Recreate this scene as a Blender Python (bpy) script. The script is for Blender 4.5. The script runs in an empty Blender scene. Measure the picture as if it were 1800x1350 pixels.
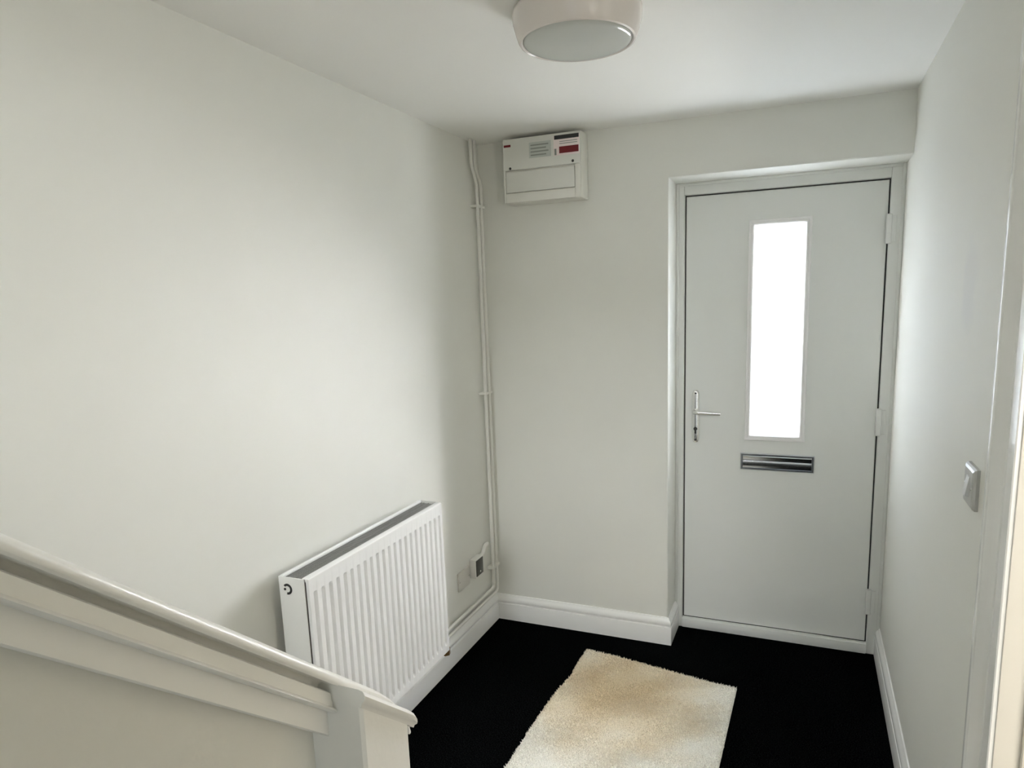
import bpy, bmesh, math, random
import numpy as np
from mathutils import Vector, Matrix
random.seed(4); np.random.seed(4)
SC = bpy.context.scene
COL = SC.collection

# ------------------------------------------------------------------ camera
CAM = dict(f=1187.577, pos=(1.381, -2.852, 1.549), yaw=-0.391, pitch=-0.169, roll=-0.033, cx=929.5, cy=731.2)
def make_camera():
    y, p, r = CAM['yaw'], CAM['pitch'], CAM['roll']
    f = Vector((math.sin(y)*math.cos(p), math.cos(y)*math.cos(p), math.sin(p)))
    rt = Vector((math.cos(y), -math.sin(y), 0)); up = rt.cross(f)
    R = math.cos(r)*rt + math.sin(r)*up; U = -math.sin(r)*rt + math.cos(r)*up
    cd = bpy.data.cameras.new('camera'); cd.sensor_width = 36; cd.sensor_fit = 'HORIZONTAL'
    cd.lens = CAM['f']*36/1800
    cd.shift_x = -(CAM['cx']-900)/1800; cd.shift_y = (CAM['cy']-675)/1800
    cd.clip_start = 0.02
    o = bpy.data.objects.new('camera', cd); COL.objects.link(o)
    m = Matrix((R, U, -f)).transposed().to_4x4(); m.translation = Vector(CAM['pos'])
    o.matrix_world = m
    SC.camera = o
make_camera()

# ------------------------------------------------------------------ light and exposure
w = bpy.data.worlds.new('sky'); SC.world = w; w.use_nodes = True
w.node_tree.nodes['Background'].inputs[0].default_value = (0.72, 0.82, 1.0, 1)
w.node_tree.nodes['Background'].inputs[1].default_value = 1.0
DOOR_GLASS = 6.5        # daylight behind the obscured door glass
SIDE_WINDOW = 2.0        # glow of the unseen side room window
LANDING_FILL = 36.0    # glow of the landing window added as fill
NEAR_FILL = 6.3       # glow of the second side room window, added as fill
REAR_FILL = 2.1       # glow of the glazed door added behind the camera as fill
def make_sun(name, energy, direction, col):
    sd = bpy.data.lights.new(name, 'SUN'); sd.energy = energy; sd.angle = math.radians(60); sd.color = col
    o = bpy.data.objects.new(name, sd); COL.objects.link(o); o.location = (3, 4, 4 if direction[2] < 0 else -1)
    o.rotation_euler = Vector(direction).to_track_quat('-Z', 'Y').to_euler()
make_sun('sky_glow', 188, (-0.5, -0.82, -0.35), (0.97, 0.97, 1.0))      # soft bright sky over the street, entering through the front door glass
make_sun('upward_fill', 44, (-0.55, -0.78, 0.36), (1.0, 0.98, 0.95))    # upward lamp added to lift the ceiling, in place of paving bounce
vs = SC.view_settings
vs.view_transform = 'Standard'; vs.look = 'None'; vs.gamma = 1.0; vs.use_curve_mapping = False
vs.exposure = -0.05
try:
    SC.cycles.use_denoising = True
    SC.cycles.max_bounces = 10; SC.cycles.diffuse_bounces = 7; SC.cycles.glossy_bounces = 4
    SC.cycles.sample_clamp_indirect = 0.0
except Exception:
    pass

# ------------------------------------------------------------------ materials
def mat(name, col, rough=0.5, metal=0.0, spec=0.5, bump=0.0, bscale=200, vary=0.0, vscale=4, coat=0.0, bdist=0.001):
    m = bpy.data.materials.new(name); m.use_nodes = True
    nt = m.node_tree; b = nt.nodes['Principled BSDF']
    b.inputs['Base Color'].default_value = (*col, 1); b.inputs['Roughness'].default_value = rough
    b.inputs['Metallic'].default_value = metal; b.inputs['Specular IOR Level'].default_value = spec
    if coat: b.inputs['Coat Weight'].default_value = coat; b.inputs['Coat Roughness'].default_value = 0.08
    g = nt.nodes.new('ShaderNodeNewGeometry')
    if vary:
        n = nt.nodes.new('ShaderNodeTexNoise'); n.inputs['Scale'].default_value = vscale; n.inputs['Detail'].default_value = 4
        nt.links.new(g.outputs['Position'], n.inputs['Vector'])
        r = nt.nodes.new('ShaderNodeValToRGB')
        r.color_ramp.elements[0].position = 0.3; r.color_ramp.elements[1].position = 0.7
        r.color_ramp.elements[0].color = (*[c*(1-vary) for c in col], 1)
        r.color_ramp.elements[1].color = (*[min(1, c*(1+vary)) for c in col], 1)
        nt.links.new(n.outputs['Fac'], r.inputs['Fac']); nt.links.new(r.outputs['Color'], b.inputs['Base Color'])
    if bump:
        n = nt.nodes.new('ShaderNodeTexNoise'); n.inputs['Scale'].default_value = bscale; n.inputs['Detail'].default_value = 3
        nt.links.new(g.outputs['Position'], n.inputs['Vector'])
        k = nt.nodes.new('ShaderNodeBump'); k.inputs['Strength'].default_value = bump; k.inputs['Distance'].default_value = bdist
        nt.links.new(n.outputs['Fac'], k.inputs['Height']); nt.links.new(k.outputs['Normal'], b.inputs['Normal'])
    return m
def glow(name, col, strength):
    m = bpy.data.materials.new(name); m.use_nodes = True
    b = m.node_tree.nodes['Principled BSDF']
    b.inputs['Base Color'].default_value = (0.8, 0.85, 0.88, 1); b.inputs['Roughness'].default_value = 0.15
    b.inputs['Emission Color'].default_value = (*col, 1); b.inputs['Emission Strength'].default_value = strength
    return m

WALLC = (0.80, 0.80, 0.75)
M = {}
M['wall'] = mat('wall_paint', WALLC, 0.55, bump=0.12, bscale=260, vary=0.012, vscale=3, spec=0.4)
M['ceiling'] = mat('ceiling_paint', (0.93, 0.925, 0.89), 0.7, bump=0.1, bscale=200, spec=0.3)
M['gloss'] = mat('white_gloss_paint', (0.92, 0.92, 0.90), 0.22, bump=0.05, bscale=90, spec=0.5)
M['rail'] = mat('white_rail_paint', (0.87, 0.86, 0.82), 0.3, bump=0.6, bscale=45, spec=0.5, bdist=0.0012)
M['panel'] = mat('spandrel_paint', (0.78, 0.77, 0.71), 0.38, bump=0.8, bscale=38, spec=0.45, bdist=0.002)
M['upvc'] = mat('white_upvc', (0.82, 0.83, 0.80), 0.3)
M['glazing'] = mat('glass_lit_bead', (0.92, 0.91, 0.90), 0.3)  # paler than the door: light from the glass put into the colour
M['rad'] = mat('radiator_enamel', (0.94, 0.94, 0.93), 0.25)
M['radgrey'] = mat('radiator_grille_grey', (0.20, 0.20, 0.19), 0.4)
M['radend'] = mat('radiator_end_enamel', (0.86, 0.86, 0.83), 0.3)
M['pipe'] = mat('painted_pipe', (0.80, 0.79, 0.74), 0.3)
M['chrome'] = mat('polished_chrome', (0.62, 0.64, 0.67), 0.17, metal=1)
M['satin'] = mat('satin_chrome', (0.80, 0.80, 0.78), 0.26, metal=1)
M['brass'] = mat('aged_brass', (0.30, 0.17, 0.07), 0.35, metal=1)
M['black'] = mat('black_rubber', (0.035, 0.035, 0.033), 0.7)
M['darkmark'] = mat('dark_print', (0.03, 0.03, 0.03), 0.5)
M['redmark'] = mat('red_print', (0.16, 0.004, 0.008), 0.45)
M['pinkpaper'] = mat('pink_white_label', (0.86, 0.76, 0.74), 0.5)
M['greypaper'] = mat('grey_label', (0.55, 0.58, 0.54), 0.5)
M['greymark'] = mat('grey_print', (0.28, 0.30, 0.27), 0.5)
M['unit'] = mat('cream_steel', (0.80, 0.79, 0.73), 0.35)
M['unitface'] = mat('grey_steel_front', (0.74, 0.74, 0.69), 0.35)
M['plastic'] = mat('white_plastic', (0.84, 0.83, 0.80), 0.3)
M['switchgrey'] = mat('grey_switch_plate', (0.50, 0.50, 0.48), 0.3)
M['plasticgrey'] = mat('grey_rocker_plastic', (0.66, 0.66, 0.64), 0.3)
M['lampbody'] = mat('lamp_body_plastic', (0.80, 0.75, 0.71), 0.22)
M['diffuser'] = mat('opal_diffuser', (0.58, 0.60, 0.57), 0.12)
M['darkface'] = mat('dark_front_plastic', (0.05, 0.05, 0.04), 0.3)
M['blank'] = mat('beige_plate', (0.70, 0.68, 0.62), 0.4)
M['jamb'] = mat('cream_lining_paint', (0.84, 0.80, 0.72), 0.3)
M['glow_door'] = glow('obscured_glass_daylight', (0.88, 0.94, 1.06), DOOR_GLASS)
def half_clear(m, f):     # obscured glass lets part of the daylight straight through
    nt = m.node_tree; b = nt.nodes['Principled BSDF']; out = nt.nodes['Material Output']
    t = nt.nodes.new('ShaderNodeBsdfTransparent'); x = nt.nodes.new('ShaderNodeMixShader'); x.inputs[0].default_value = f
    nt.links.new(b.outputs[0], x.inputs[1]); nt.links.new(t.outputs[0], x.inputs[2]); nt.links.new(x.outputs[0], out.inputs['Surface'])
half_clear(M['glow_door'], 0.5)
M['glow_side'] = glow('side_window_glow', (1.0, 0.95, 0.88), SIDE_WINDOW)
M['glow_land'] = glow('landing_fill_glow', (0.93, 0.945, 1.0), LANDING_FILL)
M['glow_rear'] = glow('rear_fill_glow', (0.90, 0.95, 1.0), REAR_FILL)
M['glow_near'] = glow('near_fill_glow', (1.0, 0.965, 0.91), NEAR_FILL)
M['plaster'] = mat('plain_plaster', (0.75, 0.74, 0.70), 0.7)

def carpet_mat():
    m = mat('black_carpet', (0.006, 0.006, 0.006), 0.95, bump=0.8, bscale=500, spec=0.0, bdist=0.003)
    nt = m.node_tree; b = nt.nodes['Principled BSDF']
    g = nt.nodes.new('ShaderNodeNewGeometry'); n = nt.nodes.new('ShaderNodeTexNoise')
    n.inputs['Scale'].default_value = 260; n.inputs['Detail'].default_value = 2
    r = nt.nodes.new('ShaderNodeValToRGB')
    r.color_ramp.elements[0].position = 0.45; r.color_ramp.elements[1].position = 0.8
    r.color_ramp.elements[0].color = (0.0003, 0.0003, 0.0004, 1); r.color_ramp.elements[1].color = (0.015, 0.018, 0.017, 1)
    nt.links.new(g.outputs['Position'], n.inputs['Vector']); nt.links.new(n.outputs['Fac'], r.inputs['Fac'])
    nt.links.new(r.outputs['Color'], b.inputs['Base Color'])
    return m
M['carpet'] = carpet_mat()

def rug_mat():
    m = mat('stained_beige_pile', (0.5, 0.45, 0.36), 0.95, spec=0.05)
    nt = m.node_tree; b = nt.nodes['Principled BSDF']; L = nt.links
    g = nt.nodes.new('ShaderNodeNewGeometry')
    def noise(s, d):
        n = nt.nodes.new('ShaderNodeTexNoise'); n.inputs['Scale'].default_value = s; n.inputs['Detail'].default_value = d
        L.new(g.outputs['Position'], n.inputs['Vector']); return n
    # tea coloured stain with a shape of its own round the upper left middle of the mat
    mp = nt.nodes.new('ShaderNodeMapping'); mp.vector_type = 'TEXTURE'
    mp.inputs['Location'].default_value = (0.74, -0.44, 0); mp.inputs['Scale'].default_value = (0.36, 0.40, 1)
    L.new(g.outputs['Position'], mp.inputs['Vector'])
    ln = nt.nodes.new('ShaderNodeVectorMath'); ln.operation = 'LENGTH'; L.new(mp.outputs['Vector'], ln.inputs[0])
    big = noise(7, 5)
    a = nt.nodes.new('ShaderNodeMath'); a.operation = 'MULTIPLY_ADD'; a.inputs[1].default_value = 0.9; 
    L.new(big.outputs['Fac'], a.inputs[0]); L.new(ln.outputs['Value'], a.inputs[2])
    r = nt.nodes.new('ShaderNodeValToRGB')
    e = r.color_ramp.elements
    e[0].position = 0.35; e[0].color = (0.73, 0.61, 0.42, 1)
    e[1].position = 0.85; e[1].color = (0.90, 0.88, 0.81, 1)
    x = e.new(0.6); x.color = (0.84, 0.76, 0.61, 1)
    mm = nt.nodes.new('ShaderNodeMath'); mm.operation = 'MULTIPLY'; mm.inputs[1].default_value = 0.5
    L.new(a.outputs[0], mm.inputs[0]); L.new(mm.outputs[0], r.inputs['Fac'])
    fine = noise(330, 2)
    rf = nt.nodes.new('ShaderNodeMapRange'); rf.inputs['From Min'].default_value = 0.3; rf.inputs['From Max'].default_value = 0.7
    rf.inputs['To Min'].default_value = 0.78; rf.inputs['To Max'].default_value = 1.14
    L.new(fine.outputs['Fac'], rf.inputs['Value'])
    mx = nt.nodes.new('ShaderNodeMix'); mx.data_type = 'RGBA'; mx.blend_type = 'MULTIPLY'; mx.inputs['Factor'].default_value = 1
    L.new(r.outputs['Color'], mx.inputs['A']); L.new(rf.outputs['Result'], mx.inputs['B'])
    L.new(mx.outputs['Result'], b.inputs['Base Color'])
    return m
M['rug'] = rug_mat()

def wall_right_mat():
    m = mat('wall_paint_patched', WALLC, 0.65, bump=0.12, bscale=260, spec=0.25)
    nt = m.node_tree; b = nt.nodes['Principled BSDF']; L = nt.links
    g = nt.nodes.new('ShaderNodeNewGeometry')
    mp = nt.nodes.new('ShaderNodeMapping'); mp.vector_type = 'TEXTURE'      # faint filler smear
    mp.inputs['Location'].default_value = (1.715, -1.05, 1.56); mp.inputs['Scale'].default_value = (1, 0.15, 0.26)
    n = nt.nodes.new('ShaderNodeTexNoise'); n.inputs['Scale'].default_value = 9; n.inputs['Detail'].default_value = 3
    L.new(g.outputs['Position'], n.inputs['Vector']); L.new(g.outputs['Position'], mp.inputs['Vector'])
    ln = nt.nodes.new('ShaderNodeVectorMath'); ln.operation = 'LENGTH'; L.new(mp.outputs['Vector'], ln.inputs[0])
    a = nt.nodes.new('ShaderNodeMath'); a.operation = 'ADD'; L.new(n.outputs['Fac'], a.inputs[0]); L.new(ln.outputs['Value'], a.inputs[1])
    r = nt.nodes.new('ShaderNodeValToRGB')
    r.color_ramp.elements[0].position = 0.7; r.color_ramp.elements[0].color = (0.765, 0.765, 0.735, 1)
    r.color_ramp.elements[1].position = 1.25; r.color_ramp.elements[1].color = (*WALLC, 1)
    L.new(a.outputs[0], r.inputs['Fac']); L.new(r.outputs['Color'], b.inputs['Base Color'])
    return m
M['wallr'] = wall_right_mat()

# ------------------------------------------------------------------ mesh helpers
def obj(name, me, m=None, parent=None, smooth=False):
    if isinstance(me, bmesh.types.BMesh):
        bm = me; bmesh.ops.recalc_face_normals(bm, faces=bm.faces)
        me = bpy.data.meshes.new(name); bm.to_mesh(me); bm.free()
    o = bpy.data.objects.new(name, me); COL.objects.link(o)
    if m is not None and not me.materials: me.materials.append(M[m] if isinstance(m, str) else m)
    if smooth:
        me.polygons.foreach_set('use_smooth', [True]*len(me.polygons))
        try: me.set_sharp_from_angle(angle=math.radians(38))
        except Exception: pass
    if parent is not None: o.parent = parent
    return o
def root(name, loc=(0, 0, 0)):
    o = bpy.data.objects.new(name, None); COL.objects.link(o); o.location = loc; o.empty_display_size = 0.05
    return o
def tag(o, label, cat, group=None, kind=None):
    o['label'] = label; o['category'] = cat
    if group: o['group'] = group
    if kind: o['kind'] = kind
    return o
def box(bm, x0, x1, y0, y1, z0, z1, bev=0.0, seg=2):
    vs_ = [bm.verts.new(p) for p in ((x0,y0,z0),(x1,y0,z0),(x1,y1,z0),(x0,y1,z0),(x0,y0,z1),(x1,y0,z1),(x1,y1,z1),(x0,y1,z1))]
    fs = [bm.faces.new([vs_[i] for i in q]) for q in ((0,3,2,1),(4,5,6,7),(0,1,5,4),(1,2,6,5),(2,3,7,6),(3,0,4,7))]
    if bev:
        es = list({e for f in fs for e in f.edges})
        bmesh.ops.bevel(bm, geom=es, offset=bev, segments=seg, profile=0.5, affect='EDGES')
def bxo(name, dims, m, parent=None, bev=0.0, seg=2):
    bm = bmesh.new(); box(bm, *dims, bev=bev, seg=seg); return obj(name, bm, m, parent, smooth=bev > 0)
def loft(bm, rings, closed=True, caps=True):
    R = [[bm.verts.new(p) for p in r] for r in rings]
    n = len(R[0])
    for a, b in zip(R, R[1:]):
        for i in range(n if closed else n-1):
            j = (i+1) % n
            bm.faces.new((a[i], a[j], b[j], b[i]))
    if caps and closed:
        bm.faces.new(R[0][::-1]); bm.faces.new(R[-1])
    return R
def tube(bm, pts, r, n=12, caps=True):
    P = [Vector(p) for p in pts]; rings = []
    t0 = (P[1]-P[0]).normalized()
    u = t0.orthogonal().normalized()
    for i, p in enumerate(P):
        t = ((P[min(i+1, len(P)-1)]-P[max(i-1, 0)])).normalized()
        u = (u - t*u.dot(t)).normalized(); v = t.cross(u)
        rr = r[i] if isinstance(r, (list, tuple)) else r
        rings.append([p+rr*(math.cos(2*math.pi*k/n)*u+math.sin(2*math.pi*k/n)*v) for k in range(n)])
    loft(bm, rings, True, caps)
def fillet(pts, r, n=6):
    P = [Vector(p) for p in pts]; out = [P[0]]
    for a, b, c in zip(P, P[1:], P[2:]):
        d1 = (a-b).normalized(); d2 = (c-b).normalized(); ang = d1.angle(d2)
        rr = min(r, 0.45*(a-b).length, 0.45*(c-b).length)
        p1 = b+d1*rr; p2 = b+d2*rr
        for k in range(n+1):
            t = k/n; out.append((1-t)**2*p1+2*t*(1-t)*b+t*t*p2)
    out.append(P[-1]); return out
def lathe(bm, prof, c, axis='z', n=64):
    rings = []
    for k in range(n):
        a = 2*math.pi*k/n; ring = []
        for r, h in prof:
            if axis == 'z': ring.append((c[0]+r*math.cos(a), c[1]+r*math.sin(a), c[2]+h))
            elif axis == 'y': ring.append((c[0]+r*math.cos(a), c[1]+h, c[2]+r*math.sin(a)))
            else: ring.append((c[0]+h, c[1]+r*math.cos(a), c[2]+r*math.sin(a)))
        rings.append(ring)
    V = [[bm.verts.new(p) for p in r] for r in rings]
    for i in range(n):
        a, b = V[i], V[(i+1) % n]
        for k in range(len(prof)-1):
            bm.faces.new((a[k], b[k], b[k+1], a[k+1]))
    bmesh.ops.remove_doubles(bm, verts=bm.verts, dist=1e-6)
def extr(name, prof, p0, p1, ax_a, ax_b, m, parent=None, mit0=0, mit1=0, smooth=True):
    """profile [(a,b)] swept p0->p1; mit shifts the end along the path in proportion to a (mitres)"""
    bm = bmesh.new(); p0 = Vector(p0); p1 = Vector(p1); A = Vector(ax_a); B = Vector(ax_b); d = (p1-p0).normalized()
    loft(bm, [[p0+A*a+B*b+d*(mit0*a) for a, b in prof], [p1+A*a+B*b+d*(mit1*a) for a, b in prof]])
    return obj(name, bm, m, parent, smooth)

# ------------------------------------------------------------------ dimensions
W, H = 1.715, 2.237
XR, ZR, D = 0.849, 2.018, 0.181          # door recess: left edge, head height, depth of frame face
DY0, DY1, DZ = -1.552, -2.33, 2.02       # side doorway in the right wall
SK = 0.126; ST = 0.018

# ------------------------------------------------------------------ structure
o = bxo('floor', (-0.12, W, -4.7, 0.26, -0.1, 0), 'carpet'); tag(o, 'black short pile carpet over the hall floor', 'floor', kind='structure')
bm = bmesh.new(); box(bm, -0.12, 0, -5.4, 0.3, 0, 4.9)
o = obj('wall_left', bm, 'wall'); tag(o, 'long off-white painted wall behind the radiator', 'wall', kind='structure')

# back wall with the door recess; the plaster arrises are eased
bm = bmesh.new()
e = 0.006
box(bm, 0, XR-e, 0, 0.3, 0, ZR+e)
loft(bm, [[(XR-e, 0.3, z), (XR-e, 0, z), (XR-e*0.3, e*0.3, z), (XR, e, z), (XR, 0.3, z)] for z in (0, ZR+e)])
box(bm, 0, W, 0, 0.3, ZR+e, H)
loft(bm, [[(x, 0.3, ZR), (x, e, ZR), (x, e*0.3, ZR+e*0.3), (x, 0, ZR+e), (x, 0.3, ZR+e)] for x in (XR, W)])
o = obj('wall_back', bm, 'wall', smooth=True); tag(o, 'off-white end wall around the recessed front door', 'wall', kind='structure')

bm = bmesh.new()
box(bm, W, W+0.12, DY0+0.02, 0.3, 0, 2.45)
box(bm, W, W+0.12, DY1-0.02, DY0+0.02, DZ+0.02, 2.45)
box(bm, W, W+0.12, -4.8, DY1-0.02, 0, 2.45)
o = obj('wall_right', bm, 'wallr'); tag(o, 'pale right wall with a light switch and a side doorway', 'wall', kind='structure')
bm = bmesh.new(); box(bm, 0.84, 0.95, -4.8, -4.7, 0, 2.45); box(bm, 1.62, W, -4.8, -4.7, 0, 2.45); box(bm, 0.95, 1.62, -4.8, -4.7, 2.05, 2.45); box(bm, 0.80, 0.84, -4.7, -3.42, 0, 2.45)
o = obj('wall_rear', bm, 'wall'); tag(o, 'off-white wall at the rear end of the passage', 'wall', kind='structure')
bm = bmesh.new()
box(bm, 0, W, -2.32, 0.3, H, H+0.22); box(bm, 0.80, W, -4.8, -2.32, H, H+0.22)
o = obj('ceiling', bm, 'ceiling'); tag(o, 'smooth white painted hall ceiling', 'ceiling', kind='structure')
# stairwell above
bm = bmesh.new()
box(bm, 0.80, 0.92, -5.3, -2.32, H+0.22, 4.8); box(bm, 0, 0.92, -2.32, -2.2, H+0.22, 4.8)
box(bm, 0, 0.92, -5.4, -2.2, 4.8, 4.9)
box(bm, 0, 0.92, -5.4, -5.3, 2.3, 3.05); box(bm, 0, 0.92, -5.4, -5.3, 4.3, 4.8)
box(bm, 0, 0.12, -5.4, -5.3, 3.05, 4.3); box(bm, 0.72, 0.92, -5.4, -5.3, 3.05, 4.3)
box(bm, 0, 0.80, -5.4, -4.7, 2.3, 2.46)
o = obj('wall_stairwell', bm, 'wall'); tag(o, 'off-white walls of the stairwell above the stairs', 'wall', kind='structure')
wr = root('window_fill_landing', (0.42, -5.35, 3.05)); tag(wr, 'unseen landing window added above the stairs as fill light', 'window', kind='structure')  # unseen, added to fill the hall through the stairwell
def at(o, r):   # keep world coordinates for a child built in world space
    o.parent = r; o.matrix_parent_inverse = Matrix.Translation(r.location).inverted(); return o
bm = bmesh.new()
for d_ in ((0.12, 0.17, -5.38, -5.32, 3.05, 4.3), (0.67, 0.72, -5.38, -5.32, 3.05, 4.3), (0.17, 0.67, -5.38, -5.32, 3.05, 3.1), (0.17, 0.67, -5.38, -5.32, 4.25, 4.3)): box(bm, *d_, bev=0.004)
at(obj('window_frame', bm, 'upvc'), wr)
at(bxo('pane', (0.17, 0.67, -5.355, -5.345, 3.1, 4.25), 'glow_land'), wr)
wr = root('door_fill_rear', (1.285, -4.75, 0)); tag(wr, 'unseen glazed door added at the rear of the passage as fill light', 'door', kind='structure')  # unseen, added to light the end wall and front door from behind
bm = bmesh.new()
for d_ in ((0.95, 1.03, -4.78, -4.72, 0, 2.05), (1.54, 1.62, -4.78, -4.72, 0, 2.05), (1.03, 1.54, -4.78, -4.72, 0, 0.25), (1.03, 1.54, -4.78, -4.72, 1.95, 2.05)): box(bm, *d_, bev=0.004)
at(obj('door_frame', bm, 'upvc'), wr)
at(bxo('pane', (1.03, 1.54, -4.755, -4.745, 0.25, 1.95), 'glow_rear'), wr)
# side room beyond the doorway
X2 = W+0.12
bm = bmesh.new()
box(bm, X2, 4.7, -0.7, -0.6, 0, 2.45); box(bm, X2, 4.7, -3.7, -3.6, 0, 0.7); box(bm, X2, 4.7, -3.7, -3.6, 2.3, 2.45); box(bm, X2, 2.0, -3.7, -3.6, 0.7, 2.3); box(bm, 3.6, 4.7, -3.7, -3.6, 0.7, 2.3)
box(bm, 4.6, 4.7, -3.6, -0.7, 0, 0.1); box(bm, 4.6, 4.7, -3.6, -0.7, 1.5, 2.45)
box(bm, 4.6, 4.7, -3.6, -2.9, 0.1, 1.5); box(bm, 4.6, 4.7, -1.3, -0.7, 0.1, 1.5)
o = obj('wall_side_room', bm, 'plaster'); tag(o, 'plain plastered walls of the room beyond the side doorway', 'wall', kind='structure')
bm = bmesh.new(); box(bm, X2, 4.7, -3.7, -0.6, 2.45, 2.5)
o = obj('ceiling_side_room', bm, 'ceiling'); tag(o, 'white ceiling of the room beyond the side doorway', 'ceiling', kind='structure')
bm = bmesh.new(); box(bm, W, 4.7, -3.7, -0.6, -0.1, -0.002)
o = obj('floor_side_room', bm, mat('oak_floor', (0.55, 0.47, 0.36), 0.5, vary=0.15, vscale=6)); tag(o, 'brown floor of the room beyond the side doorway', 'floor', kind='structure')
wr = root('window_1', (4.65, -2.1, 0.1)); tag(wr, 'unseen window of the room beyond the side doorway, set low for its light', 'window', kind='structure')  # unseen window, set low so its light climbs to the hall ceiling
bm = bmesh.new()
for d_ in ((4.62, 4.68, -2.9, -2.84, 0.1, 1.5), (4.62, 4.68, -1.36, -1.3, 0.1, 1.5), (4.62, 4.68, -2.84, -1.36, 0.1, 0.16), (4.62, 4.68, -2.84, -1.36, 1.44, 1.5), (4.62, 4.68, -2.13, -2.07, 0.16, 1.44)): box(bm, *d_, bev=0.004)
at(obj('window_frame', bm, 'upvc'), wr)
at(bxo('pane', (4.645, 4.655, -2.84, -2.13, 0.16, 1.44), 'glow_side'), wr); at(bxo('pane', (4.645, 4.655, -2.07, -1.36, 0.16, 1.44), 'glow_side'), wr)

wr = root('window_fill_near', (2.8, -3.65, 0.7)); tag(wr, 'unseen wide window added in the near wall of the side room as fill light', 'window', kind='structure')  # unseen, added to send fill through the doorway onto the end wall
bm = bmesh.new()
for d_ in ((2.0, 2.06, -3.68, -3.62, 0.7, 2.3), (3.54, 3.6, -3.68, -3.62, 0.7, 2.3), (2.06, 3.54, -3.68, -3.62, 0.7, 0.76), (2.06, 3.54, -3.68, -3.62, 2.24, 2.3), (2.77, 2.83, -3.68, -3.62, 0.76, 2.24)): box(bm, *d_, bev=0.004)
at(obj('window_frame', bm, 'upvc'), wr)
at(bxo('pane', (2.06, 2.77, -3.655, -3.645, 0.76, 2.24), 'glow_near'), wr); at(bxo('pane', (2.83, 3.54, -3.655, -3.645, 0.76, 2.24), 'glow_near'), wr)

# skirting: a = out from wall, b = height
SP = [(0, 0), (ST, 0), (ST, 0.080), (ST-0.001, 0.0825), (ST-0.009, 0.084), (ST-0.009, 0.0885), (ST-0.003, 0.091), (ST-0.001, 0.096),
      (ST-0.0025, 0.104), (ST-0.006, 0.112), (ST-0.010, 0.118), (ST-0.012, 0.123), (ST-0.0135, SK), (0, SK)]
o = extr('baseboard_left', SP, (0, 0, 0), (0, -2.16, 0), (1, 0, 0), (0, 0, 1), 'gloss', mit0=1)
tag(o, 'moulded white skirting board under the radiator', 'baseboard', kind='structure')
bm = bmesh.new()
path = [((0, 0), (0, -1), (1, 0)), ]
def sk_ring(px, py, ax, ay): return [(px+ax*a, py+ay*a, b) for a, b in SP]
loft(bm, [sk_ring(0, 0, 1, -1), sk_ring(XR, 0, 1, -1), sk_ring(XR, D, 1, 0)])
o = obj('baseboard_back', bm, 'gloss', smooth=True); tag(o, 'moulded white skirting on the end wall turning into the door recess', 'baseboard', kind='structure')
o = extr('baseboard_right', SP, (W, D, 0), (W, DY0+0.1145, 0), (-1, 0, 0), (0, 0, 1), 'gloss')
tag(o, 'moulded white skirting along the right wall', 'baseboard', kind='structure')
o = extr('baseboard_passage', SP, (W, DY1-0.15, 0), (W, -4.7, 0), (-1, 0, 0), (0, 0, 1), 'gloss')
tag(o, 'moulded white skirting beyond the side doorway', 'baseboard', kind='structure')

# side doorway: lining, stop and architrave
dr = root('door_2', (W, DY0, 0)); tag(dr, 'open side doorway with cream lining and moulded architrave', 'doorway', kind='structure')
for nm, dims in (('door_lining', (W-0.001, X2+0.001, DY0, DY0+0.02, 0, DZ+0.02)), ('door_lining', (W-0.001, X2+0.001, DY1-0.02, DY1, 0, DZ+0.02)), ('door_lining', (W-0.001, X2+0.001, DY1, DY0, DZ, DZ+0.02))):
    at(bxo(nm, dims, 'jamb', bev=0.0015), dr)
for nm, dims in (('door_stop', (W+0.038, W+0.078, DY0-0.012, DY0, 0, DZ)), ('door_stop', (W+0.038, W+0.078, DY1, DY1+0.012, 0, DZ)), ('door_stop', (W+0.038, W+0.078, DY1+0.012, DY0-0.012, DZ-0.012, DZ))):
    at(bxo(nm, dims, 'jamb', bev=0.0015), dr)
# architrave profile: a = distance out from the opening, b = proud of the wall
AP = [(0.004, 0), (0.004, 0.007), (0.006, 0.009), (0.030, 0.010), (0.035, 0.0105), (0.038, 0.006), (0.041, 0.0055), (0.045, 0.011), (0.057, 0.013), (0.070, 0.0165),
      (0.080, 0.021), (0.085, 0.0225), (0.088, 0.0195), (0.092, 0.0195), (0.095, 0.0225), (0.098, 0.0235), (0.110, 0.0235), (0.1135, 0.021), (0.1145, 0.016), (0.1145, 0)]
def arch_ring(y, z, oy, oz): return [(W-b, y+oy*a, z+oz*a) for a, b in AP]
bm = bmesh.new(); loft(bm, [arch_ring(DY0, 0, 1, 0), arch_ring(DY0, DZ, 1, 1)]); at(obj('architrave', bm, 'gloss', smooth=True), dr)
bm = bmesh.new(); loft(bm, [arch_ring(DY0, DZ, 1, 1), arch_ring(DY1, DZ, -1, 1)]); at(obj('architrave', bm, 'gloss', smooth=True), dr)
bm = bmesh.new(); loft(bm, [arch_ring(DY1, DZ, -1, 1), arch_ring(DY1, 0, -1, 0)]); at(obj('architrave', bm, 'gloss', smooth=True), dr)

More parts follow.
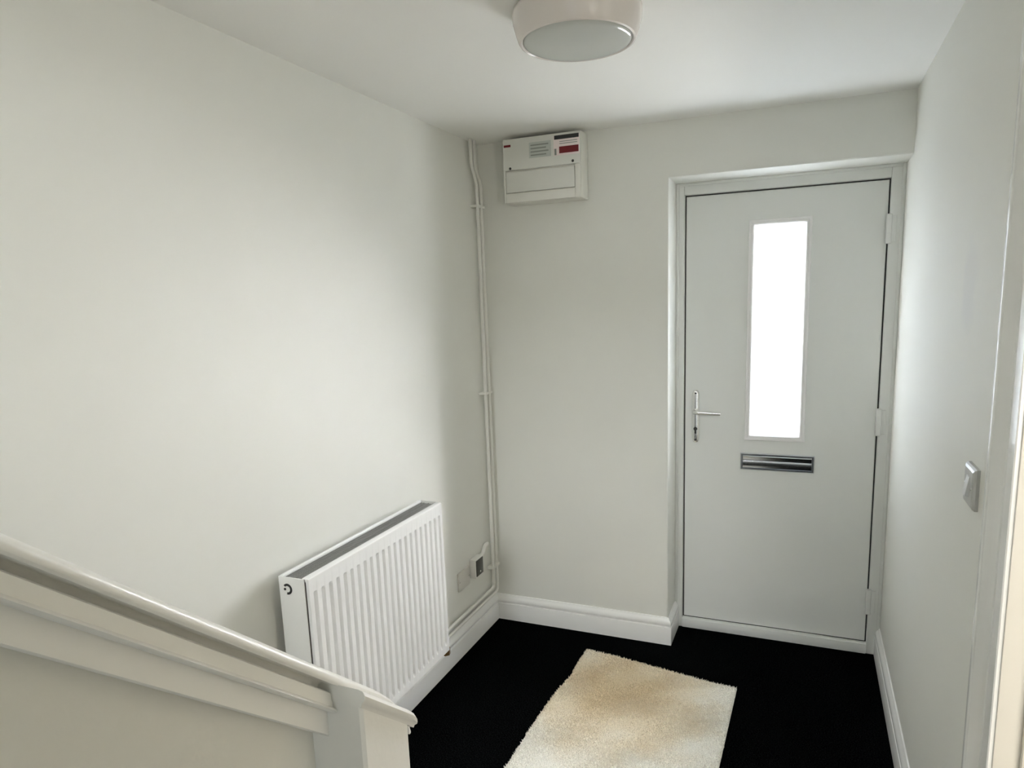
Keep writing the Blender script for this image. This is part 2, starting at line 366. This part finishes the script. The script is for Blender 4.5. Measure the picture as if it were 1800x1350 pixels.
# ------------------------------------------------------------------ front door
fd = root('door_1', (1.28, D, 0)); tag(fd, 'white front door with a tall narrow frosted glass panel', 'front door', kind='structure')
LX0, LX1, LZ0, LZ1, LY = 0.888, 1.661, 0.050, 1.964, D+0.018
g = 0.0055
def framebar(nm, dims): return at(bxo(nm, dims, 'upvc', bev=0.003), fd)
framebar('frame_jamb', (XR, LX0-g, D, D+0.075, 0, ZR)); framebar('frame_jamb', (LX1+g, W, D, D+0.075, 0, ZR))
framebar('frame_head', (LX0-g, LX1+g, D, D+0.075, LZ1+g, ZR)); framebar('threshold', (LX0-g, LX1+g, D-0.004, D+0.075, 0, LZ0-g))
# raised outer lip of the frame against the plaster
framebar('frame_trim', (XR, XR+0.012, D-0.006, D, 0, ZR)); framebar('frame_trim', (W-0.012, W, D-0.006, D, 0, ZR)); framebar('frame_trim', (XR+0.012, W-0.012, D-0.006, D, ZR-0.012, ZR))
bm = bmesh.new()
for d_ in ((LX0-g, LX0+0.03, D+0.064, D+0.074, LZ0-g, LZ1+g), (LX1-0.03, LX1+g, D+0.064, D+0.074, LZ0-g, LZ1+g), (LX0+0.03, LX1-0.03, D+0.064, D+0.074, LZ0-g, LZ0+0.03), (LX0+0.03, LX1-0.03, D+0.064, D+0.074, LZ1-0.03, LZ1+g)): box(bm, *d_)
for d_ in ((LX0-g, LX0, LY+0.006, LY+0.04, LZ0-g, LZ1+g), (LX1, LX1+g, LY+0.006, LY+0.04, LZ0-g, LZ1+g), (LX0, LX1, LY+0.006, LY+0.04, LZ0-g, LZ0), (LX0, LX1, LY+0.006, LY+0.04, LZ1, LZ1+g)): box(bm, *d_)  # dark strips added inside the gap to keep its line dark
at(obj('seal_and_dark_gap', bm, 'black'), fd)
GX0, GX1, GZ0, GZ1 = 1.146, 1.391, 0.915, 1.850       # glazing frame
bm = bmesh.new()
V = lambda x, z, y: (x, y, z)
def ringrect(x0, x1, z0, z1, y): return [(x0, y, z0), (x1, y, z0), (x1, y, z1), (x0, y, z1)]
ge = 0.012
loft(bm, [ringrect(GX0+ge, GX1-ge, GZ0+ge, GZ1-ge, LY+0.044), ringrect(GX0+ge, GX1-ge, GZ0+ge, GZ1-ge, LY), ringrect(LX0+0.002, LX1-0.002, LZ0+0.002, LZ1-0.002, LY), ringrect(LX0, LX1, LZ0, LZ1, LY+0.002), ringrect(LX0, LX1, LZ0, LZ1, LY+0.044)], caps=False)
def door_mat():
    m = mat('white_woodgrain_door', (0.82, 0.83, 0.80), 0.38)
    nt = m.node_tree; b = nt.nodes['Principled BSDF']
    g_ = nt.nodes.new('ShaderNodeNewGeometry'); mp = nt.nodes.new('ShaderNodeMapping'); mp.inputs['Scale'].default_value = (130, 1, 5)
    n = nt.nodes.new('ShaderNodeTexNoise'); n.inputs['Scale'].default_value = 1; n.inputs['Detail'].default_value = 5
    k = nt.nodes.new('ShaderNodeBump'); k.inputs['Strength'].default_value = 0.25; k.inputs['Distance'].default_value = 0.0008
    nt.links.new(g_.outputs['Position'], mp.inputs['Vector']); nt.links.new(mp.outputs['Vector'], n.inputs['Vector'])
    nt.links.new(n.outputs['Fac'], k.inputs['Height']); nt.links.new(k.outputs['Normal'], b.inputs['Normal'])
    return m
leaf = at(obj('door_leaf', bm, door_mat()), fd)
def sub(o, p):
    o.parent = p; return o      # the leaf itself sits at the world origin
bm = bmesh.new()
def gring(i, y): return ringrect(GX0+i, GX1-i, GZ0+i, GZ1-i, y)
loft(bm, [gring(0, LY+0.001), gring(0.0005, LY-0.005), gring(0.003, LY-0.008), gring(0.0105, LY-0.008), gring(0.0115, LY-0.005), gring(0.0135, LY-0.005), gring(0.0145, LY-0.008), gring(0.0195, LY-0.008), gring(0.0245, LY-0.004), gring(0.0245, LY+0.02)], caps=False)
o = sub(obj('glazing_frame', bm, 'glazing', smooth=False), leaf); o['label'] = 'stepped white glazing frame'
o = sub(bxo('glass_pane', (GX0+0.0235, GX1-0.0235, LY+0.012, LY+0.018, GZ0+0.0235, GZ1-0.0235), 'glow_door'), leaf); o['label'] = 'bright frosted glass'
# letter plate
LP = root('letter_plate'); 
bm = bmesh.new()
px0, px1, pz0, pz1 = 1.131, 1.433, 0.782, 0.857
def pr(i, y): return ringrect(px0+i, px1-i, pz0+i, pz1-i, y)
loft(bm, [pr(0, LY), pr(0, LY-0.006), pr(0.003, LY-0.009), pr(0.008, LY-0.009), pr(0.010, LY-0.006)], caps=False)
bpy.data.objects.remove(LP)
lp = sub(obj('letter_plate', bm, 'chrome', smooth=False), leaf); lp['label'] = 'polished chrome letter plate'
bm = bmesh.new()     # flap, upper half shaped to tip down and mirror the dark floor
rings = []
for t, dy in ((0, 0.006), (0.03, 0.0095), (0.08, 0.0105), (0.48, 0.0098), (0.55, 0.0065), (0.60, 0.0062), (0.94, 0.0125), (1, 0.009)):
    z = pz0+0.0105+(pz1-pz0-0.021)*t; y = LY-dy
    rings.append([(px0+0.011, y, z), (px1-0.011, y, z), (px1-0.011, LY-0.001, z), (px0+0.011, LY-0.001, z)])
loft(bm, rings); sub(obj('letter_flap', bm, 'chrome', smooth=True), leaf)
# handle
hx = 0.9355
bm = bmesh.new()
ring = []
for k in range(24):
    a = 2*math.pi*k/24; x = math.cos(a); z = math.sin(a)
    ring.append((hx+0.0165*math.copysign(abs(x)**0.6, x), 0, 1.0125+0.119*math.copysign(abs(z)**0.22, z)))
def hr(s, y): return [(hx+(p[0]-hx)*s, y, 1.0125+(p[2]-1.0125)*(1-(1-s)*0.15)) for p in ring]
loft(bm, [hr(1, LY), hr(1, LY-0.005), hr(0.85, LY-0.0085), hr(0.55, LY-0.010)])
hp = sub(obj('handle_plate', bm, 'satin', smooth=True), leaf); hp['label'] = 'long chrome handle plate'
bm = bmesh.new(); tube(bm, fillet([(hx, LY-0.008, 1.038), (hx, LY-0.05, 1.038), (hx+0.03, LY-0.054, 1.037), (hx+0.112, LY-0.050, 1.034)], 0.018), [0.011]*3+[0.0095]*7+[0.0085]*6, n=14)
sub(obj('lever_handle', bm, 'satin', smooth=True), leaf)
bm = bmesh.new(); lathe(bm, [(0, -0.004), (0.008, -0.004), (0.0085, 0), (0.0085, 0.006)], (hx, LY-0.010, 0.957), 'y', 16); box(bm, hx-0.004, hx+0.004, LY-0.012, LY-0.008, 0.935, 0.955, bev=0.0015)
sub(obj('lock_cylinder', bm, 'black', smooth=True), leaf)
for z in (1.118, 0.906):
    bm = bmesh.new(); lathe(bm, [(0, -0.0015), (0.004, -0.001), (0.0045, 0.003)], (hx, LY-0.010, z), 'y', 12); sub(obj('screw', bm, 'darkmark', smooth=True), leaf)
for z in (1.778, 1.016, 0.240):
    bm = bmesh.new(); box(bm, LX1-0.006, LX1+0.014, D-0.014, D+0.004, z-0.056, z+0.056, bev=0.004)
    box(bm, LX1+0.012, LX1+0.03, D-0.004, D+0.002, z-0.05, z+0.05, bev=0.002)
    at(obj('hinge', bm, 'upvc', smooth=True), fd)

# ------------------------------------------------------------------ radiator
RY0, RY1, RZ0, RZ1, RX = -1.465, -0.716, 0.214, 0.814, 0.135
rd = root('radiator', (0.08, (RY0+RY1)/2, RZ0)); tag(rd, 'white ribbed panel radiator mounted low on the left wall', 'radiator')
NP = 22; ym0, ym1 = RY0+0.010, RY1-0.010; pitch = (ym1-ym0)/NP
ys, dep = [RY0, RY0+0.004], [-0.006, 0.0]
for k in range(NP):
    for u, v in ((0.0, 0), (0.28, 0), (0.34, 0.25), (0.42, 1), (0.66, 1), (0.74, 0.25), (0.80, 0)):
        ys.append(ym0+(k+u)*pitch); dep.append(v)
ys += [ym1, RY1-0.004, RY1]; dep += [0, 0, -0.006]
zs = [(RZ0, 0), (RZ0+0.004, 0), (RZ0+0.030, 0), (RZ0+0.036, 0.35), (RZ0+0.044, 0.85), (RZ0+0.052, 1), (RZ0+0.2, 1), (RZ0+0.4, 1), (RZ1-0.056, 1), (RZ1-0.052, 0.9), (RZ1-0.047, 0.25), (RZ1-0.044, 0), (RZ1-0.004, 0), (RZ1, 0)]
def rad_panel(xf, sgn, name):
    bm = bmesh.new(); rings = []
    for i, (z, a) in enumerate(zs):
        ex = 0.005 if i in (0, len(zs)-1) else 0
        rings.append([(xf-sgn*((0.014*a*d_ if d_ > 0 else -d_)+ex), y, z) for y, d_ in zip(ys, dep)])
    loft(bm, rings, closed=False)
    r0 = [bm.verts.new((xf-sgn*0.016, y, RZ1)) for y in (RY0, RY1)]
    o = obj(name, bm, 'rad', smooth=True); at(o, rd)
    md = o.modifiers.new('thick', 'SOLIDIFY'); md.thickness = 0.0015; md.offset = 0
    return o
rad_panel(RX, 1, 'front_panel'); rad_panel(0.035, -1, 'back_panel')
bm = bmesh.new()
box(bm, RX-0.022, RX-0.003, RY0+0.002, RY1-0.002, RZ1-0.012, RZ1, bev=0.003); box(bm, 0.038, 0.048, RY0+0.002, RY1-0.002, RZ1-0.012, RZ1, bev=0.003)
at(obj('top_rail', bm, 'rad', smooth=True), rd)
bm = bmesh.new()   # fine convector grille
n = 120
for k in range(n):
    y = RY0+0.012+(RY1-RY0-0.024)*k/(n-1); box(bm, 0.052, RX-0.024, y-0.0019, y+0.0019, RZ1-0.010, RZ1-0.007)
for x in (0.052, 0.062, 0.082, 0.102, RX-0.025): box(bm, x-0.0015, x+0.0015, RY0+0.006, RY1-0.006, RZ1-0.010, RZ1-0.006)
o = at(obj('top_grille', bm, 'radgrey'), rd); o['label'] = 'grey slotted top grille'
bm = bmesh.new()   # convector fins core
for k in range(60):
    y = RY0+0.03+(RY1-RY0-0.06)*k/59; box(bm, 0.055, RX-0.03, y-0.001, y+0.001, RZ0+0.05, RZ1-0.04)
at(obj('convector_fins', bm, 'radgrey'), rd)
for y0, y1 in ((RY0-0.003, RY0+0.001), (RY1-0.001, RY1+0.003)):
    at(bxo('end_panel', (0.036, RX-0.010, y0, y1, RZ0+0.006, RZ1-0.001), 'radend', bev=0.0015), rd)
# dark emblem: open ring with a dot, on the near end panel
bm = bmesh.new()
ec = (0.066, RY0-0.003, RZ1-0.036); pts = []
for k in range(15):
    a = math.radians(140-k*240/14); pts.append((a,))
rin, rout = 0.0095, 0.0160
for y in (0,):
    A = [(ec[0]+rout*math.cos(a[0]), ec[1]-0.0012, ec[2]+rout*math.sin(a[0])) for a in pts]
    B = [(ec[0]+rin*math.cos(a[0]), ec[1]-0.0012, ec[2]+rin*math.sin(a[0])) for a in pts]
    A2 = [(p[0], ec[1]+0.001, p[2]) for p in A]; B2 = [(p[0], ec[1]+0.001, p[2]) for p in B]
    loft(bm, [[a, b, b2, a2] for a, b, b2, a2 in zip(A, B, B2, A2)])
lathe(bm, [(0, -0.0012), (0.0038, -0.0012), (0.0038, 0.001)], (ec[0]-0.009, ec[1], ec[2]-0.001), 'y', 10)
o = at(obj('emblem', bm, 'darkmark'), rd); o['label'] = 'small black open ring emblem'
bm = bmesh.new()
tube(bm, [(0.085, RY1-0.02, RZ0+0.022), (0.085, RY1+0.05, RZ0+0.022)], 0.011, 12)
tube(bm, [(0.085, RY1+0.055, RZ0+0.032), (0.085, RY1+0.055, RZ0-0.030)], 0.013, 12)
tube(bm, [(0.085, RY1+0.055, RZ0-0.028), (0.085, RY1+0.055, RZ0-0.055)], 0.0175, 6)
tube(bm, [(0.085, RY1+0.02, RZ0+0.022), (0.085, RY1+0.04, RZ0+0.022)], 0.0165, 6)
o = at(obj('valve', bm, 'brass', smooth=True), rd); o['label'] = 'brass lockshield valve'
for y in (RY0+0.13, RY1-0.13):
    at(bxo('wall_bracket', (0.0, 0.034, y-0.02, y+0.02, RZ0+0.06, RZ1-0.06), 'radgrey'), rd)

# ------------------------------------------------------------------ heating pipes in the corner
PX = 0.026
def pipe(name, label, ytop, ybot, zrun, yend, xend, zend, clip):
    r_ = root(name, (PX, ybot, 0)); tag(r_, label, 'pipe', 'painted heating pipes in the corner')
    pts = fillet([(PX, ytop, H+0.01), (PX, ytop, 2.135), (PX, ybot, 2.065), (PX, ybot, zrun), (PX, yend, zrun), (xend, yend, zrun)] + ([(xend, yend, zend)] if zend else []), 0.022)
    bm = bmesh.new(); tube(bm, pts, 0.0075, 12); at(obj('pipe_run', bm, 'pipe', smooth=True), r_)
    for z in (1.965, 1.135, 0.292):
        bm = bmesh.new(); box(bm, 0.001, PX+0.010, ybot-0.017, ybot+0.017, z-0.006, z+0.006, bev=0.002); at(obj('pipe_clip', bm, 'pipe', smooth=True), r_)
    return r_
pipe('heating_pipe', 'painted pipe in the corner, the one farther from the consumer unit', -0.122, -0.077, 0.190, RY1+0.055, 0.068, None, True)
pipe('heating_pipe', 'painted pipe in the corner, the one closer to the consumer unit', -0.085, -0.038, 0.160, RY0+0.03, 0.085, RZ0+0.01, False)

# ------------------------------------------------------------------ small plates on the left wall
cb = root('wall_control_box', (0, -0.232, 0.36)); tag(cb, 'small white wall box with a dark front beside the corner pipes', 'wall box')
at(bxo('housing', (0, 0.030, -0.268, -0.188, 0.310, 0.398), 'plastic', bev=0.003), cb)
at(bxo('front_panel', (0.029, 0.033, -0.262, -0.194, 0.316, 0.392), 'darkface', bev=0.002), cb)
bm = bmesh.new(); lathe(bm, [(0, 0.003), (0.004, 0.002), (0.005, 0)], (0.0325, -0.225, 0.332), 'x', 12); at(obj('button', bm, 'plastic', smooth=True), cb)
cc = bmesh.new(); tube(cc, fillet([(0.012, -0.19, 0.385), (0.012, -0.155, 0.385), (0.012, -0.128, 0.418), (0.012, -0.10, 0.418)], 0.015), 0.009, 12)
at(obj('cable_conduit', cc, 'plastic', smooth=True), cb)
bp = root('blank_plate', (0, -0.33, 0.34)); tag(bp, 'flat beige blanking plate low on the wall next to the radiator', 'wall plate')
at(bxo('plate', (0, 0.008, -0.388, -0.282, 0.292, 0.378), 'blank', bev=0.003), bp)
for y in (-0.378, -0.292):
    bm = bmesh.new(); lathe(bm, [(0, 0.001), (0.003, 0.0007), (0.0035, 0)], (0.008, y, 0.335), 'x', 10); at(obj('screw', bm, 'satin', smooth=True), bp)

# ------------------------------------------------------------------ consumer unit
UX0, UX1, UZ0, UZ1, UY = 0.166, 0.512, 1.960, 2.222, -0.100
cu = root('consumer_unit', (0.34, 0, UZ0)); tag(cu, 'cream metal consumer unit high on the end wall', 'fuse box')
at(bxo('enclosure', (UX0, UX1, UY+0.012, 0, UZ0, UZ1), 'unit', bev=0.004), cu)
zm = UZ0+0.5*(UZ1-UZ0)
at(bxo('front_cover', (UX0+0.002, UX1-0.002, UY, UY+0.012, zm+0.003, UZ1-0.002), 'unitface', bev=0.003), cu)
at(bxo('cover_rim', (UX0+0.002, UX0+0.010, UY, UY+0.012, UZ0+0.002, zm+0.003), 'unit', bev=0.002), cu)
at(bxo('cover_rim', (UX1-0.026, UX1-0.002, UY, UY+0.012, UZ0+0.002, zm+0.003), 'unit', bev=0.002), cu)
at(bxo('cover_rim', (UX0+0.010, UX1-0.026, UY, UY+0.012, UZ0+0.002, UZ0+0.040), 'unit', bev=0.002), cu)
at(bxo('flap', (UX0+0.012, UX1-0.028, UY-0.001, UY+0.011, UZ0+0.043, zm-0.004), 'unitface', bev=0.003), cu)
def up(u, v): return UX0+u*(UX1-UX0), UZ1-v*(UZ1-UZ0)
def flat(name, u0, u1, v0, v1, m, th=0.0006, base=UY):
    x0, z1 = up(u0, v0); x1, z0 = up(u1, v1); return at(bxo(name, (x0, x1, base-th, base+0.0002, z0, z1), m), cu)
for u, v in ((0.095, 0.46), (0.90, 0.445)):
    x, z = up(u, v); bm = bmesh.new(); lathe(bm, [(0, -0.002), (0.005, -0.0015), (0.006, 0.001)], (x, UY, z), 'y', 12); at(obj('screw', bm, 'darkmark', smooth=True), cu)
flat('label_sticker', 0.35, 0.63, 0.10, 0.335, 'greypaper'); flat('label_sticker', 0.665, 0.985, 0.05, 0.345, 'pinkpaper')
b2 = UY-0.0006
flat('label_print', 0.675, 0.98, 0.045, 0.105, 'darkmark', 0.0004, b2); flat('label_print', 0.735, 0.975, 0.215, 0.315, 'redmark', 0.0004, b2)
flat('label_print', 0.675, 0.70, 0.24, 0.335, 'greymark', 0.0004, b2)
for k in range(2): flat('label_print', 0.74, 0.96, 0.135+0.03*k, 0.146+0.03*k, 'greymark', 0.0004, b2)
for k in range(4): flat('label_print', 0.37, 0.60 - 0.03*(k % 2), 0.135+0.05*k, 0.155+0.05*k, 'greymark', 0.0004, b2)
flat('brand_print', 0.02, 0.11, 0.095, 0.13, 'redmark')

# ------------------------------------------------------------------ ceiling lamp
lc = (0.846, -1.167, H)
cl = root('ceiling_light', lc); tag(cl, 'round white flush ceiling light with a grey diffuser, unlit', 'ceiling light')
bm = bmesh.new(); lathe(bm, [(0, 0), (0.140, 0), (0.150, -0.003), (0.1555, -0.010), (0.1565, -0.020), (0.155, -0.032), (0.149, -0.054), (0.1435, -0.070), (0.140, -0.0755), (0.1355, -0.077), (0.1325, -0.075), (0.131, -0.068), (0, -0.068)], lc, 'z', 96)
at(obj('lamp_body', bm, 'lampbody', smooth=True), cl)
bm = bmesh.new(); prof = [(0.131, -0.068), (0.1305, -0.074)]
for k in range(1, 13):
    a = k/12*math.pi/2; prof.append((0.1305*math.cos(a), -0.074-0.017*math.sin(a)))
prof[-1] = (0, prof[-1][1]); lathe(bm, prof, lc, 'z', 96)
o = at(obj('diffuser', bm, 'diffuser', smooth=True), cl); o['label'] = 'grey opal diffuser'

# ------------------------------------------------------------------ light switch on the right wall
sw = root('light_switch', (W, -1.25, 1.14)); tag(sw, 'grey single rocker light switch on the right wall by the doorway', 'light switch')
sy0, sy1, sz0, sz1 = -1.298, -1.212, 1.098, 1.184
bm = bmesh.new()
def sr(i, x): return [(x, sy0+i, sz0+i), (x, sy1-i, sz0+i), (x, sy1-i, sz1-i), (x, sy0+i, sz1-i)]
loft(bm, [sr(0, W), sr(0, W-0.006), sr(0.003, W-0.010), sr(0.008, W-0.012)]); at(obj('plate', bm, 'switchgrey'), sw)
bm = bmesh.new(); ym, zmid = (sy0+sy1)/2, (sz0+sz1)/2
loft(bm, [[(W-0.011, ym-0.013, zmid-0.021), (W-0.011, ym+0.013, zmid-0.021), (W-0.011, ym+0.013, zmid+0.021), (W-0.011, ym-0.013, zmid+0.021)],
          [(W-0.019, ym-0.012, zmid-0.019), (W-0.019, ym+0.012, zmid-0.019), (W-0.013, ym+0.012, zmid+0.020), (W-0.013, ym-0.012, zmid+0.020)]])
at(obj('rocker', bm, 'plasticgrey'), sw)
for y in (ym-0.030, ym+0.030):
    bm = bmesh.new(); lathe(bm, [(0, -0.001), (0.003, -0.0007), (0.0035, 0)], (W-0.012, y, zmid), 'x', 10); at(obj('screw', bm, 'satin', smooth=True), sw)

# ------------------------------------------------------------------ stairs and balustrade
MR = 0.882
def zref(y): return 1.0940-MR*(y+2.2451)
YE = -3.40
bal = root('stair_balustrade', (0.82, -2.2, 0)); tag(bal, 'white painted solid stair balustrade with raked handrail and newel post', 'balustrade')
NX0, NX1, NY0, NY1 = 0.800, 0.900, -2.245, -2.148
def raked(name, prof, y0, y1, m, smooth=True):
    bm = bmesh.new(); loft(bm, [[(x, y, zref(y)+dz) for x, dz in prof] for y in (y0, y1)]); return at(obj(name, bm, m, smooth=smooth), bal)
capp = [(0.788, 0.0), (0.868, 0.0), (0.8705, 0.003), (0.871, 0.007), (0.869, 0.012), (0.863, 0.0165), (0.850, 0.0195), (0.827, 0.0205), (0.805, 0.0190), (0.793, 0.0155), (0.787, 0.011), (0.7855, 0.006)]
# cap runs over the newel and noses down at its end
bm = bmesh.new(); rings = []
for y, drop, s in ((YE, 0, 1), (NY0, 0, 1), (-2.16, 0, 1), (-2.135, 0.004, 1), (-2.115, 0.012, 0.98), (-2.10, 0.022, 0.94), (-2.092, 0.032, 0.86)):
    xc = 0.823
    rings.append([(min(xc+(x-xc)*s, 0.8665) if y > NY0 else xc+(x-xc)*s, y, zref(y)+dz*s-drop) for x, dz in capp])
loft(bm, rings); o = at(obj('handrail', bm, 'rail', smooth=True), bal)
raked('cove', [(0.792, -0.0105), (0.836, -0.0105), (0.838, -0.004), (0.843, 0.0), (0.790, 0.0)], YE, NY0, 'rail')
raked('fascia', [(0.786, -0.038), (0.858, -0.038), (0.8625, -0.0365), (0.8640, -0.034), (0.8625, -0.0315), (0.858, -0.030), (0.8565, -0.0125), (0.8545, -0.0105), (0.786, -0.0105)], YE, NY0, 'rail')
raked('base_board', [(0.790, -0.0726), (0.8455, -0.0726), (0.848, -0.070), (0.848, -0.038), (0.790, -0.038)], YE, NY0, 'rail')
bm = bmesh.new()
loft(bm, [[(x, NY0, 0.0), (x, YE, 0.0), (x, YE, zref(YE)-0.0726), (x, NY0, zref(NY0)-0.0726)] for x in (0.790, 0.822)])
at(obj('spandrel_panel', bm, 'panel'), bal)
# newel post, top cut to the rake
bm = bmesh.new(); c_ = 0.004
def nring(fn): return [(x, y, fn(y)) for x, y in ((NX0+c_, NY0), (NX1-c_, NY0), (NX1, NY0+c_), (NX1, NY1-c_), (NX1-c_, NY1), (NX0+c_, NY1), (NX0, NY1-c_), (NX0, NY0+c_))]
loft(bm, [nring(lambda y: 0), nring(lambda y: zref(y)-0.020)])
nw = at(obj('newel_post', bm, 'rail'), bal); nw['label'] = 'square white newel post'
bm = bmesh.new()     # small moulded cap along the rake
ncp = [(0.795, -0.022), (0.9005, -0.022), (0.902, -0.016), (0.9065, -0.011), (0.9075, -0.005), (0.905, -0.0005), (0.899, 0.0015), (0.797, 0.0015)]
rings = []
for y, s, dr_ in ((NY0-0.001, 1, 0), (NY1, 1, 0), (NY1+0.006, 0.97, 0.0008), (NY1+0.011, 0.85, 0.0025), (NY1+0.0135, 0.6, 0.0045)):
    rings.append([(x if x < 0.85 else 0.85+(x-0.85)*(0.9+0.1*s), y, zref(y)-0.0105+(dz+0.0105)*s-dr_) for x, dz in ncp])
loft(bm, rings); o = obj('newel_cap', bm, 'rail', smooth=True); o.parent = nw

st = root('stairs', (0.4, -2.16, 0)); tag(st, 'carpeted stairs rising behind the balustrade', 'stairs', kind='structure')
rise, going = 0.1892, 0.2102
for k in range(12):
    y0 = -2.16-going*k
    at(bxo('step', (0.0, 0.789, y0-going, y0, max(0, rise*(k-2)), rise*(k+1)), 'carpet'), st)
# ------------------------------------------------------------------ door mat
def rug():
    nu, nv = 50, 90
    TL, TR = np.array((0.519, -0.183)), np.array((1.175, -0.271)); BL, BR = np.array((0.480, -1.24)), np.array((1.150, -1.30))
    def P(u, v):
        a = TL+(TR-TL)*u; b = BL+(BR-BL)*u; p = a+(b-a)*v
        edge_l = (1-u)**6; edge_t = (1-v)**8
        p = p+np.array((0.004*math.sin(v*9+0.5)*edge_l + 0.008*math.exp(-((v-0.22)/0.06)**2)*edge_l, 0.008*math.sin(u*5+0.6)*edge_t))
        return p
    bm = bmesh.new(); T = []; Bt = []
    for j in range(nv+1):
        rt = []; rb = []
        for i in range(nu+1):
            p = P(i/nu, j/nv); h = 0.007+0.0012*math.sin(i*0.31+j*0.17)+0.0012*math.sin(j*0.23-1)
            if i in (0, nu) or j in (0, nv): h = 0.004
            rt.append(bm.verts.new((p[0], p[1], h))); rb.append(bm.verts.new((p[0], p[1], 0.0005)))
        T.append(rt); Bt.append(rb)
    for j in range(nv):
        for i in range(nu):
            bm.faces.new((T[j][i], T[j+1][i], T[j+1][i+1], T[j][i+1])); bm.faces.new((Bt[j][i], Bt[j][i+1], Bt[j+1][i+1], Bt[j+1][i]))
    for j in range(nv):
        bm.faces.new((T[j][0], Bt[j][0], Bt[j+1][0], T[j+1][0])); bm.faces.new((T[j][nu], T[j+1][nu], Bt[j+1][nu], Bt[j][nu]))
    for i in range(nu):
        bm.faces.new((T[0][i], T[0][i+1], Bt[0][i+1], Bt[0][i])); bm.faces.new((T[nv][i], Bt[nv][i], Bt[nv][i+1], T[nv][i+1]))
    r_ = root('door_mat', (0.83, -0.75, 0)); tag(r_, 'worn beige pile mat with brown stains on the black carpet', 'mat')
    at(obj('backing', bm, 'rug', smooth=True), r_)
    N = 42000
    uv = np.random.rand(N, 2); rr = np.random.rand(N, 4)
    vsl = []; fsl = []
    for k in range(N):
        u, v = uv[k]; p = P(u, v); h0 = 0.0055; a = rr[k, 0]*6.283; s = 0.0016+0.0012*rr[k, 1]; l = 0.0045+0.0035*rr[k, 2]
        lx, ly = 0.004*math.cos(rr[k, 3]*6.283), 0.004*math.sin(rr[k, 3]*6.283)
        b0 = len(vsl)
        for t in range(3): vsl.append((p[0]+s*math.cos(a+t*2.094), p[1]+s*math.sin(a+t*2.094), h0))
        vsl.append((p[0]+lx, p[1]+ly, h0+l))
        fsl += [(b0, b0+1, b0+3), (b0+1, b0+2, b0+3), (b0+2, b0, b0+3)]
    me = bpy.data.meshes.new('pile'); me.from_pydata(vsl, [], fsl); me.update()
    o = at(obj('pile', me, 'rug'), r_); o['kind'] = 'stuff'
rug()
